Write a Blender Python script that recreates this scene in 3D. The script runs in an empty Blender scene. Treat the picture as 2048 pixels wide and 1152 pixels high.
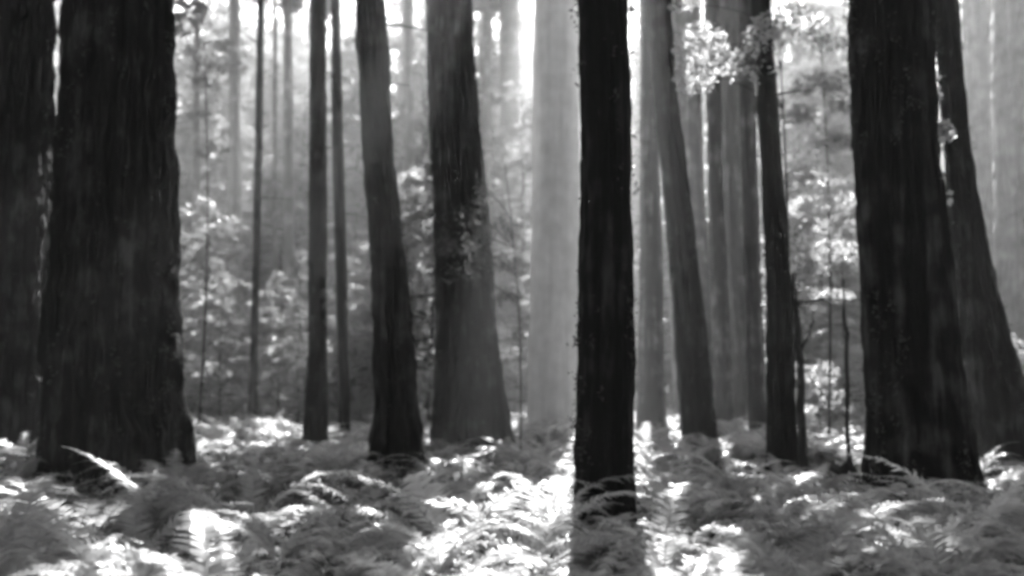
import bpy, math, random
import numpy as np
from math import radians, sin, cos, pi

random.seed(7)
RNG = np.random.default_rng(7)
scene = bpy.context.scene
col = scene.collection

# ------------------------------------------------------------------ camera
F_PX = 1967.0                       # focal length in pixels of the 2048 px wide photograph
HORIZON_Y = 770.0
CAM_Z = 1.5
PITCH = math.atan((HORIZON_Y - 576.0) / F_PX)
cam_data = bpy.data.cameras.new('camera')
cam_data.sensor_fit = 'HORIZONTAL'
cam_data.angle_x = 2 * math.atan(1024.0 / F_PX)
cam_data.clip_start = 0.05
cam_data.clip_end = 2000
cam = bpy.data.objects.new('camera', cam_data)
cam.location = (0, 0, CAM_Z)
cam.rotation_euler = (pi / 2 + PITCH, 0, 0)
col.objects.link(cam)
scene.camera = cam
cam_data.dof.use_dof = True            # soft lens: sharpest at the nearest trunk
cam_data.dof.focus_distance = 8.0
cam_data.dof.aperture_fstop = 0.85

# ------------------------------------------------------------------ light
SUN_AZ = radians(5.6)               # to the right of the view axis: the near trunk's shadow falls at the camera
SUN_EL = radians(42)
SUN_DIR = np.array([sin(SUN_AZ) * cos(SUN_EL), cos(SUN_AZ) * cos(SUN_EL), sin(SUN_EL)])
world = bpy.data.worlds.new('World')
scene.world = world
world.use_nodes = True
wt = world.node_tree
wt.nodes.clear()
sky = wt.nodes.new('ShaderNodeTexSky')
sky.sky_type = 'NISHITA'
sky.sun_disc = False
sky.sun_elevation = SUN_EL
sky.sun_rotation = SUN_AZ
bw = wt.nodes.new('ShaderNodeRGBToBW')          # the photograph is black and white
bg = wt.nodes.new('ShaderNodeBackground')
bg.inputs['Strength'].default_value = 0.11
wo = wt.nodes.new('ShaderNodeOutputWorld')
wt.links.new(sky.outputs[0], bw.inputs[0])
wt.links.new(bw.outputs[0], bg.inputs['Color'])
wt.links.new(bg.outputs[0], wo.inputs['Surface'])

sun_data = bpy.data.lights.new('sun', 'SUN')
sun_data.energy = 5.0
sun_data.angle = radians(0.5)
sun_data.color = (1, 1, 1)
sun = bpy.data.objects.new('sun', sun_data)
sun.rotation_euler = (pi / 2 - SUN_EL, 0, -SUN_AZ + pi)
sun.location = (0, 0, 80)
col.objects.link(sun)
# point the lamp's -Z along the light's travel
import mathutils
sun.rotation_euler = mathutils.Vector((-SUN_DIR).tolist()).to_track_quat('-Z', 'Y').to_euler()

vs = scene.view_settings
scene.display_settings.display_device = 'sRGB'
vs.view_transform = 'Standard'
vs.look = 'None'
vs.gamma = 1.0
vs.use_curve_mapping = False
vs.exposure = 2.75

scene.render.engine = 'CYCLES'
cy = scene.cycles
cy.use_denoising = True
cy.use_adaptive_sampling = True
cy.adaptive_threshold = 0.03
cy.max_bounces = 5
cy.diffuse_bounces = 2
cy.glossy_bounces = 2
cy.transmission_bounces = 4
cy.volume_bounces = 1
cy.transparent_max_bounces = 8
cy.caustics_reflective = False
cy.caustics_refractive = False
cy.sample_clamp_indirect = 4.0
cy.filter_width = 3.8
HAZE_DENSITY = 0.0018
HAZE_G = 0.7

# ------------------------------------------------------------------ helpers
SP, CP = sin(PITCH), cos(PITCH)
def at(x, y, Y):
    """world point seen at photograph pixel (x, y) at ground distance Y, and metres per pixel there"""
    u, w = (x - 1024.0) / F_PX, (576.0 - y) / F_PX
    t = Y / (CP - w * SP)
    return np.array([u * t, Y, CAM_Z + t * (SP + w * CP)]), t / F_PX

def hash3(ix, iy, iz, seed):
    n = (ix.astype(np.int64) * 374761393 + iy.astype(np.int64) * 668265263 + iz.astype(np.int64) * 2147483647 + seed * 1274126177) & 0xFFFFFFFF
    n = ((n ^ (n >> 13)) * 1274126177) & 0xFFFFFFFF
    n = ((n ^ (n >> 16)) * 2246822519) & 0xFFFFFFFF
    return ((n ^ (n >> 15)) & 0xFFFFFF) / float(0xFFFFFF)

def noise3(x, y, z, seed=0):
    x, y, z = np.broadcast_arrays(np.asarray(x, float), np.asarray(y, float), np.asarray(z, float))
    ix, iy, iz = np.floor(x), np.floor(y), np.floor(z)
    fx, fy, fz = x - ix, y - iy, z - iz
    fx, fy, fz = (v * v * (3 - 2 * v) for v in (fx, fy, fz))
    r = 0
    for dx in (0, 1):
        for dy in (0, 1):
            for dz in (0, 1):
                wgt = (fx if dx else 1 - fx) * (fy if dy else 1 - fy) * (fz if dz else 1 - fz)
                r = r + wgt * hash3(ix + dx, iy + dy, iz + dz, seed)
    return r

def ground_z(x, y):
    x = np.asarray(x, float); y = np.asarray(y, float)
    rise = 0.018 * np.maximum(0, y - 14) + 0.00012 * np.maximum(0, y - 30) ** 2
    rise = np.minimum(rise, 4.0)
    bump = (noise3(x * 0.35, y * 0.35, 0, 3) - 0.5) * 0.30 + (noise3(x * 0.09, y * 0.09, 0, 4) - 0.5) * 0.5
    return rise + bump * np.clip((y - 2) / 6, 0.2, 1)

def mesh_from(name, verts, faces, material, smooth=True):
    """faces: int array (n,3) or (n,4), or a list of such arrays"""
    if not isinstance(faces, list): faces = [faces]
    me = bpy.data.meshes.new(name)
    v = np.asarray(verts, np.float32)
    me.vertices.add(len(v)); me.vertices.foreach_set('co', v.ravel())
    loops = np.concatenate([np.asarray(f, np.int32).ravel() for f in faces])
    sizes = np.concatenate([np.full(len(f), np.asarray(f).shape[1], np.int32) for f in faces])
    starts = np.concatenate([[0], np.cumsum(sizes)[:-1]]).astype(np.int32)
    me.loops.add(len(loops)); me.loops.foreach_set('vertex_index', loops)
    me.polygons.add(len(sizes))
    me.polygons.foreach_set('loop_start', starts)
    me.polygons.foreach_set('loop_total', sizes)
    me.polygons.foreach_set('use_smooth', np.full(len(sizes), smooth))
    me.update(calc_edges=True)
    if material: me.materials.append(material)
    return me

def link(name, data, parent=None):
    o = bpy.data.objects.new(name, data)
    col.objects.link(o)
    if parent is not None: o.parent = parent
    return o

def tag(o, label=None, cat=None, group=None, kind=None):
    if label: o['label'] = label
    if cat: o['category'] = cat
    if group: o['group'] = group
    if kind: o['kind'] = kind
    return o

class Geo:
    """collects vertices and faces of several pieces of ONE part"""
    def __init__(self): self.v = []; self.q = []; self.t = []; self.n = 0
    def add(self, verts, quads=None, tris=None):
        if quads is not None and len(quads): self.q.append(np.asarray(quads) + self.n)
        if tris is not None and len(tris): self.t.append(np.asarray(tris) + self.n)
        self.v.append(np.asarray(verts, float)); self.n += len(verts)
    def mesh(self, name, material, smooth=True):
        f = []
        if self.q: f.append(np.concatenate(self.q))
        if self.t: f.append(np.concatenate(self.t))
        return mesh_from(name, np.concatenate(self.v), f, material, smooth)

def tube(geo, pts, radii, seg=6):
    pts = np.asarray(pts, float); n = len(pts)
    tang = np.gradient(pts, axis=0)
    tang /= np.linalg.norm(tang, axis=1)[:, None] + 1e-9
    ref = np.where(np.abs(tang[:, 2:3]) > 0.9, np.array([[1., 0, 0]]), np.array([[0, 0, 1.]]))
    a = np.cross(tang, ref); a /= np.linalg.norm(a, axis=1)[:, None] + 1e-9
    b = np.cross(tang, a)
    th = np.linspace(0, 2 * pi, seg, endpoint=False)
    ring = a[:, None, :] * np.cos(th)[None, :, None] + b[:, None, :] * np.sin(th)[None, :, None]
    v = pts[:, None, :] + ring * np.asarray(radii)[:, None, None]
    i = np.arange(n - 1)[:, None] * seg + np.arange(seg)[None, :]
    j = np.arange(n - 1)[:, None] * seg + (np.arange(seg)[None, :] + 1) % seg
    quads = np.stack([i, j, j + seg, i + seg], -1).reshape(-1, 4)
    geo.add(v.reshape(-1, 3), quads)

def leaf_quads(geo, centres, size, rng, flat=0.5, aspect=0.6, normals=None):
    """one folded leaf (two triangles) at each centre; flat=1 lies level, flat=0 points anywhere"""
    n = len(centres)
    if n == 0: return
    nor = rng.normal(size=(n, 3)) * (1 - flat) ; nor[:, 2] += 0.25 + flat
    nor /= np.linalg.norm(nor, axis=1)[:, None]
    d = rng.normal(size=(n, 3)); d -= nor * (d * nor).sum(1)[:, None]
    d /= np.linalg.norm(d, axis=1)[:, None] + 1e-9
    s = np.cross(nor, d)
    L = (size * rng.uniform(0.6, 1.4, n))[:, None] if np.isscalar(size) else (size * rng.uniform(0.7, 1.3, n))[:, None]
    W = L * aspect
    c = centres
    v = np.stack([c - d * L * 0.5, c + s * W * 0.5 + nor * L * 0.08, c + d * L * 0.5 - nor * L * 0.12, c - s * W * 0.5 + nor * L * 0.08], 1)
    k = np.arange(n)[:, None] * 4
    geo.add(v.reshape(-1, 3), tris=np.concatenate([k + np.array([0, 1, 2]), k + np.array([0, 2, 3])]))

# ------------------------------------------------------------------ materials (all greys: a black and white photograph)
def new_mat(name):
    m = bpy.data.materials.new(name); m.use_nodes = True
    nt = m.node_tree; nt.nodes.clear()
    out = nt.nodes.new('ShaderNodeOutputMaterial')
    return m, nt, out

def grey(v): return (v, v, v, 1)

def bark_material(name, dark, light, zs=0.35, xs=7.0, bump=0.6, rough=0.9, mid=0.10):
    m, nt, out = new_mat(name)
    N, Lk = nt.nodes, nt.links
    tc = N.new('ShaderNodeTexCoord')
    mp = N.new('ShaderNodeMapping'); mp.inputs['Scale'].default_value = (xs, xs, zs)
    Lk.new(tc.outputs['Object'], mp.inputs['Vector'])
    n1 = N.new('ShaderNodeTexNoise'); n1.inputs['Scale'].default_value = 1.0; n1.inputs['Detail'].default_value = 6; n1.inputs['Roughness'].default_value = 0.65
    Lk.new(mp.outputs[0], n1.inputs['Vector'])
    n2 = N.new('ShaderNodeTexNoise'); n2.inputs['Scale'].default_value = 2.2; n2.inputs['Detail'].default_value = 5
    Lk.new(tc.outputs['Object'], n2.inputs['Vector'])
    mul = N.new('ShaderNodeMath'); mul.operation = 'MULTIPLY'
    Lk.new(n1.outputs['Fac'], mul.inputs[0]); Lk.new(n2.outputs['Fac'], mul.inputs[1])
    r = N.new('ShaderNodeValToRGB')
    r.color_ramp.elements[0].position = 0.14; r.color_ramp.elements[0].color = grey(dark)
    r.color_ramp.elements[1].position = 0.40; r.color_ramp.elements[1].color = grey(light)
    e = r.color_ramp.elements.new(0.27); e.color = grey(dark + (light - dark) * mid)
    Lk.new(mul.outputs[0], r.inputs[0])
    b = N.new('ShaderNodeBsdfPrincipled'); b.inputs['Roughness'].default_value = rough
    b.inputs['Specular IOR Level'].default_value = 0.2
    Lk.new(r.outputs[0], b.inputs['Base Color'])
    bp = N.new('ShaderNodeBump'); bp.inputs['Strength'].default_value = bump; bp.inputs['Distance'].default_value = 0.05
    Lk.new(n1.outputs['Fac'], bp.inputs['Height']); Lk.new(bp.outputs[0], b.inputs['Normal'])
    Lk.new(b.outputs[0], out.inputs['Surface'])
    return m

def leaf_material(name, low, high, trans=0.45, gloss=0.25, rough=0.45):
    """leaf blade: reflects, lets light through, varies from plant to plant and leaf to leaf"""
    m, nt, out = new_mat(name)
    N, Lk = nt.nodes, nt.links
    oi = N.new('ShaderNodeObjectInfo')
    geo = N.new('ShaderNodeNewGeometry')
    tc = N.new('ShaderNodeTexCoord')
    nz = N.new('ShaderNodeTexNoise'); nz.inputs['Scale'].default_value = 2.5; nz.inputs['Detail'].default_value = 2
    Lk.new(geo.outputs['Position'], nz.inputs['Vector'])
    a = N.new('ShaderNodeMath'); a.operation = 'ADD'
    Lk.new(oi.outputs['Random'], a.inputs[0]); Lk.new(geo.outputs['Random Per Island'], a.inputs[1])
    a2 = N.new('ShaderNodeMath'); a2.operation = 'ADD'
    Lk.new(a.outputs[0], a2.inputs[0]); Lk.new(nz.outputs['Fac'], a2.inputs[1])
    mr = N.new('ShaderNodeMapRange'); mr.inputs['From Min'].default_value = 0.4; mr.inputs['From Max'].default_value = 2.3
    mr.inputs['To Min'].default_value = low; mr.inputs['To Max'].default_value = high
    Lk.new(a2.outputs[0], mr.inputs['Value'])
    d = N.new('ShaderNodeBsdfPrincipled'); d.inputs['Roughness'].default_value = rough
    d.inputs['Specular IOR Level'].default_value = gloss
    t = N.new('ShaderNodeBsdfTranslucent')
    Lk.new(mr.outputs[0], d.inputs['Base Color']); Lk.new(mr.outputs[0], t.inputs['Color'])
    mx = N.new('ShaderNodeMixShader'); mx.inputs[0].default_value = trans
    Lk.new(d.outputs[0], mx.inputs[1]); Lk.new(t.outputs[0], mx.inputs[2])
    Lk.new(mx.outputs[0], out.inputs['Surface'])
    return m

M = {}
M['redwood'] = bark_material('redwood_bark', 0.001, 0.06, zs=0.22, xs=7, bump=1.0)
M['redwood_fine'] = bark_material('fine_dark_bark', 0.0015, 0.035, zs=1.2, xs=12, bump=0.6)
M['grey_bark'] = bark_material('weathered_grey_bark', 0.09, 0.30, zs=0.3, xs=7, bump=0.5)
M['haze_pale_bark'] = bark_material('haze_pale_smooth_bark', 0.50, 0.72, zs=0.2, xs=5, bump=0.2, mid=0.5)  # pale bark with the glow of the sunlit haze put into its colour
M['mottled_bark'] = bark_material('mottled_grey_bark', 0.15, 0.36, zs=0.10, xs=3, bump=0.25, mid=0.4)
M['hazed_bark'] = bark_material('hazed_grey_bark', 0.14, 0.30, zs=0.5, xs=5, bump=0.3)  # haze over distant trunks put into a paler bark grey
M['dead_wood'] = bark_material('dead_wood', 0.02, 0.08, zs=2, xs=10, bump=0.5)
M['fern'] = leaf_material('fern_frond', 0.20, 0.48, trans=0.55, gloss=0.4, rough=0.4)
M['dry_sunlit_fern'] = leaf_material('pale_dry_sunlit_frond', 0.42, 0.64, trans=0.35, gloss=0.3)  # dry frond tone, lightened further: sun on the fronds put into the colour
M['hemlock'] = leaf_material('hemlock_needles', 0.10, 0.26, trans=0.5, gloss=0.3)
M['needles'] = leaf_material('conifer_sprays', 0.05, 0.13, trans=0.35, gloss=0.25)
M['broadleaf'] = leaf_material('broad_leaves', 0.17, 0.38, trans=0.55, gloss=0.4, rough=0.35)
M['rim_tufts'] = leaf_material('rim_tuft_leaves', 0.03, 0.09, trans=0.4, gloss=0.2)  # leaf tufts added to catch light along the trunk edges
M['maple'] = leaf_material('sunlit_maple_leaves', 0.42, 0.66, trans=0.6, gloss=0.4)  # lighter leaf copy: sunlight on the leaf clusters put into the colour
M['cover'] = leaf_material('ground_cover_leaves', 0.09, 0.22, trans=0.4, gloss=0.3)

def litter_material():
    m, nt, out = new_mat('forest_litter')
    N, Lk = nt.nodes, nt.links
    tc = N.new('ShaderNodeTexCoord')
    n1 = N.new('ShaderNodeTexNoise'); n1.inputs['Scale'].default_value = 9; n1.inputs['Detail'].default_value = 8; n1.inputs['Roughness'].default_value = 0.75
    Lk.new(tc.outputs['Object'], n1.inputs['Vector'])
    r = N.new('ShaderNodeValToRGB')
    r.color_ramp.elements[0].position = 0.35; r.color_ramp.elements[0].color = grey(0.02)
    r.color_ramp.elements[1].position = 0.7; r.color_ramp.elements[1].color = grey(0.09)
    Lk.new(n1.outputs['Fac'], r.inputs[0])
    b = N.new('ShaderNodeBsdfPrincipled'); b.inputs['Roughness'].default_value = 0.95
    Lk.new(r.outputs[0], b.inputs['Base Color'])
    bp = N.new('ShaderNodeBump'); bp.inputs['Strength'].default_value = 0.8; bp.inputs['Distance'].default_value = 0.04
    Lk.new(n1.outputs['Fac'], bp.inputs['Height']); Lk.new(bp.outputs[0], b.inputs['Normal'])
    Lk.new(b.outputs[0], out.inputs['Surface'])
    return m
M['litter'] = litter_material()

# ------------------------------------------------------------------ ground
def build_ground():
    near = np.concatenate([np.linspace(-400, -45, 12), np.linspace(-40, 40, 130), np.linspace(45, 400, 12)])
    deep = np.concatenate([np.linspace(-200, -8, 10), np.linspace(-6, 40, 110), np.linspace(42, 110, 40), np.linspace(130, 700, 10)])
    X, Y = np.meshgrid(near, deep)
    Z = ground_z(X, Y)
    v = np.stack([X, Y, Z], -1).reshape(-1, 3)
    w = len(near)
    i = (np.arange(len(deep) - 1)[:, None] * w + np.arange(w - 1)[None, :]).ravel()
    q = np.stack([i, i + 1, i + 1 + w, i + w], -1)
    g = link('ground', mesh_from('ground', v, q, M['litter']))
    tag(g, 'dark uneven forest floor under the ferns', kind='structure')
build_ground()

# ------------------------------------------------------------------ the gap in the canopy that lets the sun reach the middle
SIDE = np.array([cos(SUN_AZ), -sin(SUN_AZ), 0.0])
LIFT = np.cross(SIDE, SUN_DIR); LIFT = LIFT if LIFT[2] > 0 else -LIFT
GAPS = []          # (point, half width sideways, half width upwards)
def add_gap(p, a, b): GAPS.append((np.asarray(p, float), a, b))
def gap_mask(c):
    keep = np.ones(len(c), bool)
    for p, a, b in GAPS:
        d = c - p
        keep &= ((d @ SIDE / a) ** 2 + (d @ LIFT / b) ** 2) > 1
    return keep
add_gap((0.40, 6.4, 0.6), 1.15, 2.0)      # the bright ferns
add_gap((1.2, 20, 2.0), 1.6, 5.0)         # the lit air before the pale trunk
add_gap(at(1400, 110, 15.2)[0], 0.62, 0.75)   # the bright maple leaves
add_gap(at(1888, 262, 12.6)[0], 0.3, 0.35)
_gr = random.Random(3)
for _ in range(40):
    _y = _gr.uniform(4.2, 10.5); _x = _gr.uniform(-0.52, 0.1) * _y
    if -0.235 < _x / _y < -0.10: continue
    add_gap((_x, _y, 0.6), _gr.uniform(0.18, 0.42), _gr.uniform(0.18, 0.42))
for _ in range(28):
    _y = _gr.uniform(4.2, 10); _x = _gr.uniform(0.2, 0.5) * _y
    add_gap((_x, _y, 0.6), _gr.uniform(0.14, 0.28), _gr.uniform(0.16, 0.34))
for _ in range(9):
    _y = _gr.uniform(10, 17); _x = _gr.uniform(-0.35, 0.35) * _y
    if -0.27 < _x / _y < 0: continue
    add_gap((_x, _y, 0.6), _gr.uniform(0.2, 0.4), _gr.uniform(0.2, 0.4))
add_gap((-1.7, 5.2, 0.6), 0.45, 0.5)      # smaller holes that fleck the ferns with sun
add_gap((-2.3, 6.8, 0.6), 0.30, 0.3)
add_gap((2.1, 7.6, 0.6), 0.35, 0.4)
add_gap((2.6, 6.0, 0.6), 0.25, 0.5)

# ------------------------------------------------------------------ trunks
def trunk_mesh(name, ctrl, Y, height, mat, seed, seg=96, furrow=0.05, flare=0.5, nz_vis=150, fluting=0.06, taper=0.010):
    """ctrl: (photo y, left x, right x) down the trunk; a furrowed, fluted, flaring column rising to `height`"""
    zs, cx, rr = [], [], []
    for (y, xl, xr) in ctrl:
        p, mpp = at((xl + xr) / 2, y, Y)
        zs.append(p[2]); cx.append(p[0]); rr.append((xr - xl) / 2 * mpp)
    zs, cx, rr = map(np.array, (zs, cx, rr))
    o = np.argsort(zs); zs, cx, rr = zs[o], cx[o], rr[o]
    base_x = cx[0] - (cx[1] - cx[0]) / (zs[1] - zs[0]) * min(1.0, zs[0])
    gz = float(ground_z(base_x, Y)) - 0.35
    lean = np.clip((cx[-1] - cx[-2]) / (zs[-1] - zs[-2]), -0.08, 0.08)
    ztop = zs[-1]
    z1 = np.linspace(gz, ztop + 2, nz_vis)
    z2 = np.linspace(ztop + 2, height, 26)[1:]
    z = np.concatenate([z1, z2])
    C = np.interp(z, zs, cx); R = np.interp(z, zs, rr)
    below = z < zs[0]; C[below] = base_x + (cx[0] - base_x) * np.clip((z[below] - gz) / max(zs[0] - gz, 0.01), 0, 1)
    R[below] = rr[0] * (1 + flare * ((zs[0] - z[below]) / max(zs[0] - gz, 0.3)) ** 2 * 0.6)
    up = z > ztop
    C[up] = cx[-1] + lean * (z[up] - ztop) * 0.7
    R[up] = rr[-1] * np.clip(1 - (z[up] - ztop) / (height - ztop), 0.06, 1) ** 0.8
    # smooth the outline a little, then roughen it
    th = np.linspace(0, 2 * pi, seg, endpoint=False)
    TH, Z = np.meshgrid(th, z)
    RR = R[:, None]
    Rm = float(rr.mean())
    k = max(2.5, Rm * 7)
    ct, st = np.cos(TH), np.sin(TH)
    flu = noise3(ct * 2.2, st * 2.2, Z * 0.10, seed) - 0.5
    fur = 1 - 2 * np.abs(noise3(ct * k, st * k, Z * 0.45, seed + 1) - 0.5)
    fur2 = 1 - 2 * np.abs(noise3(ct * k * 2.3, st * k * 2.3, Z * 1.1, seed + 2) - 0.5)
    lump = noise3(ct * 1.7, st * 1.7, Z * 0.8, seed + 5) - 0.5
    rad = RR * (1 + fluting * 2 * flu + 0.03 * lump) - furrow * (fur ** 3 * 1.0 + fur2 ** 3 * 0.45) * np.clip(RR / Rm, 0.3, 1.3)
    k3 = max(3.0, Rm * 9)
    knob = noise3(ct * k3, st * k3, Z * 3.2, seed + 6) - 0.5
    knob2 = noise3(ct * k3 * 2, st * k3 * 2, Z * 7.0, seed + 7) - 0.5
    rad += furrow * (1.0 * knob + 0.7 * knob2) * np.clip(RR / Rm, 0.3, 1.3)
    but = np.exp(-np.clip(Z - gz - 0.2, 0, None) / 0.8)          # buttress roots
    rad += RR * but * flare * np.clip(noise3(ct * 1.8, st * 1.8, 0.3, seed + 3) - 0.35, 0, 1)
    v = np.stack([C[:, None] + rad * ct, Y + rad * st, Z], -1)
    base = np.array([base_x, Y, gz + 0.35])
    v = v - base
    n = len(z)
    i = np.arange(n - 1)[:, None] * seg + np.arange(seg)[None, :]
    j = np.arange(n - 1)[:, None] * seg + (np.arange(seg)[None, :] + 1) % seg
    q = np.stack([i, j, j + seg, i + seg], -1).reshape(-1, 4)
    vv = np.concatenate([v.reshape(-1, 3), [[C[-1] - base[0], 0, height - base[2] + 0.2]]])
    last = (n - 1) * seg
    tip = np.stack([last + np.arange(seg), last + (np.arange(seg) + 1) % seg, np.full(seg, n * seg)], -1)
    line = lambda zz: np.array([np.interp(zz, z, C), Y, zz])
    radius = lambda zz: float(np.interp(zz, z, R))
    return mesh_from(name, vv, [q, tip], mat), base, line, radius

def high_crown(line, radius, base, z0, z1, reach, n_branch, rng, leaf=0.34, per=46, mat=None):
    """drooping conifer branches with flat sprays, from z0 up to z1"""
    wood, leaves = Geo(), Geo()
    for b in range(n_branch):
        h = (b + rng.random()) / n_branch
        z = z0 + (z1 - z0) * h
        p0 = line(z)
        L = reach * (1 - 0.75 * h) * rng.uniform(0.6, 1.15)
        a = rng.uniform(0, 2 * pi)
        t = np.linspace(0, 1, 7)
        dirv = np.array([cos(a), sin(a), 0])
        droop = rng.uniform(0.1, 0.45)
        pts = p0 + dirv * (t * L)[:, None] + np.array([0, 0, 1]) * (0.12 * L * t - droop * L * t ** 2)[:, None]
        cut = gap_mask(pts)
        if not cut.all(): pts = pts[:max(2, int(np.argmin(cut)))]      # cut short so the canopy gap lets the sun through
        if cut[:2].all(): tube(wood, pts - base, np.linspace(0.032, 0.008, 7)[:len(pts)] * (0.5 + L / 5), 5)
        n = int(per * L / reach) + 8
        s = np.clip(rng.beta(1.6, 1.1, n), 0.12, 1)
        side = np.cross(dirv, [0, 0, 1])
        c = p0 + dirv * (s * L)[:, None] + np.array([0, 0, 1]) * (0.12 * L * s - droop * L * s ** 2)[:, None]
        c = c + side * (rng.normal(size=n) * 0.24 * L * (1.05 - s))[:, None] + rng.normal(size=(n, 3)) * [0.1, 0.1, 0.12]
        c = c[gap_mask(c)]
        leaf_quads(leaves, c - base, leaf, rng, flat=0.55, aspect=0.5)
    return wood, leaves

TREES = []
def big_tree(name, label, ctrl, Y, height, mat, seed, cat='tree', group=None, crown0=None, reach=4.0, n_branch=110, leaf=0.75, per=60, stubs=0, rim_tufts=0, **kw):
    rng = np.random.default_rng(seed)
    me, base, line, radius = trunk_mesh('trunk', ctrl, Y, height, mat, seed, **kw)
    root = link(name, None); root.location = base
    root.empty_display_size = 0.3
    tag(root, label, cat, group)
    link('trunk', me, root)
    z0 = crown0 if crown0 is not None else 0.43 * Y + 5.4
    reach *= 1.7
    wood, leaves = high_crown(line, radius, base, z0, height - 0.5, reach, n_branch, rng, leaf=leaf, per=per)
    cr = link('crown', leaves.mesh('crown', M['needles'], False), root)
    link('limbs', wood.mesh('limbs', mat), cr)['kind'] = 'stuff'
    for s in range(stubs):                                  # dead branch stubs low on the trunk
        z = rng.uniform(base[2] + 2.0, base[2] + 0.42 * Y + 2)
        a = rng.uniform(0, 2 * pi)
        p = line(z); r = radius(z); L = rng.uniform(0.25, 0.9)
        g = Geo(); t = np.linspace(0, 1, 5)
        d = np.array([cos(a), sin(a), 0])
        pts = p + d * (r * 0.8 + t * L)[:, None] + np.array([0, 0, 1]) * (rng.uniform(-.25, .2) * t ** 2 * L)[:, None]
        tube(g, pts - base, np.linspace(0.022, 0.006, 5), 5)
        link('dead_branch', g.mesh('dead_branch', M['dead_wood']), root)
    if rim_tufts:                                                # added leaf tufts standing in for light flecks along the trunk edges
        g = Geo(); nz_ = rim_tufts
        zz = base[2] + rng.random(nz_) ** 1.3 * (0.42 * Y + 2.5); aa = rng.uniform(0, 2 * pi, nz_)
        for z_, a_ in zip(zz, aa):
            if noise3(cos(a_) * 2, sin(a_) * 2, z_ * 0.6, seed + 40) < 0.45: continue
            p = line(z_) + np.array([cos(a_), sin(a_), 0]) * radius(z_) * 0.985
            m_ = rng.integers(5, 12)
            leaf_quads(g, p - base + rng.normal(size=(m_, 3)) * [0.03, 0.03, 0.05], 0.05, rng, flat=0.2, aspect=0.5)
        if g.v: link('rim_tufts', g.mesh('rim_tufts', M['rim_tufts'], False), root)['kind'] = 'stuff'
    TREES.append((base[0], Y, radius(base[2] + 1) * 1.2))
    return root

RW = M['redwood']; FN = M['redwood_fine']
big_tree('redwood_tree', 'dark furrowed redwood cut off by the left edge of the picture',
         [(0, -125, 108), (300, -130, 104), (560, -135, 95), (860, -160, 100)], 17.5, 44, RW, 11, rim_tufts=200, seg=180, furrow=0.11, fluting=0.08, reach=5, stubs=2)
big_tree('redwood_tree', 'broadest dark redwood with deep furrows, rising left of the fern field',
         [(0, 140, 341), (300, 121, 346), (620, 106, 357), (780, 98, 368), (880, 92, 388)], 14.0, 42, RW, 12, rim_tufts=420, flare=0.16, seg=220, furrow=0.085, fluting=0.07, reach=5, )
big_tree('young_tree', 'thinnest straight dark sapling trunk right of the broadest redwood',
         [(0, 514, 528), (300, 509, 525), (600, 503, 518), (800, 496, 516)], 25.0, 29, FN, 13, seg=40, furrow=0.01, reach=2.2, n_branch=110, crown0=14, flare=0.2, stubs=5)
big_tree('redwood_tree', 'slender straight dark trunk with flared foot, between sapling and leaning trunk',
         [(0, 620, 653), (400, 618, 655), (700, 614, 655), (840, 604, 657)], 19.5, 34, FN, 14, rim_tufts=90, seg=64, furrow=0.025, reach=3.2, stubs=5)
big_tree('young_tree', 'thin dark trunk standing close to the right of the slender straight trunk',
         [(0, 662, 680), (300, 664, 688), (550, 671, 696), (820, 677, 701)], 22.5, 26, FN, 15, seg=40, furrow=0.012, reach=2.2, n_branch=70, crown0=20, flare=0.2, stubs=5)
big_tree('redwood_tree', 'dark trunk left of centre, leaning to the left as it rises',
         [(0, 708, 774), (300, 723, 791), (540, 741, 815), (800, 748, 838), (880, 742, 847)], 15.0, 36, RW, 16, rim_tufts=160, seg=130, furrow=0.045, fluting=0.03, reach=4, stubs=4)
big_tree('redwood_tree', 'stout dark grey trunk with swelling foot, left of the palest trunk',
         [(0, 851, 946), (250, 856, 961), (500, 865, 985), (700, 869, 1001), (860, 858, 1022)], 20.0, 40, RW, 17, rim_tufts=180, seg=130, furrow=0.05, fluting=0.04, reach=4.5, crown0=14)
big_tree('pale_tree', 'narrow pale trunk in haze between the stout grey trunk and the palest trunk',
         [(0, 998, 1038), (300, 1000, 1040), (560, 1001, 1042), (820, 998, 1046)], 44.0, 34, M['hazed_bark'], 18, seg=48, furrow=0.01, fluting=0.02, reach=1.5, n_branch=50, crown0=24, flare=0.2)
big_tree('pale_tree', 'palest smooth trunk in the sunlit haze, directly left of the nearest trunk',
         [(0, 1066, 1160), (300, 1064, 1160), (600, 1060, 1162), (860, 1053, 1166)], 27.0, 18.5, M['haze_pale_bark'], 19, seg=90, furrow=0.02, fluting=0.02, reach=1.3, n_branch=22, crown0=13.6, flare=0.2)
big_tree('redwood_tree', 'nearest trunk, dark and straight, rising from sunlit ferns right of centre',
         [(0, 1151, 1257), (300, 1156, 1267), (700, 1153, 1269), (950, 1146, 1270), (1060, 1138, 1276)], 9.2, 30, FN, 20, rim_tufts=260, seg=150, furrow=0.030, fluting=0.03, reach=2.2, n_branch=60, crown0=14, flare=0.45, nz_vis=190)
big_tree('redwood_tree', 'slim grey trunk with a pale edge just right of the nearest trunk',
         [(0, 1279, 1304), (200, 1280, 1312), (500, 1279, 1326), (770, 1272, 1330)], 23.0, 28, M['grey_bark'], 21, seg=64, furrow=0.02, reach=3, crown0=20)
big_tree('redwood_tree', 'dark trunk leaning to the left, just right of the nearest trunk',
         [(0, 1290, 1342), (190, 1305, 1354), (430, 1328, 1388), (600, 1342, 1406), (860, 1360, 1434)], 19.0, 33, RW, 22, rim_tufts=140, seg=90, furrow=0.03, fluting=0.03, reach=3.5)
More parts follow.
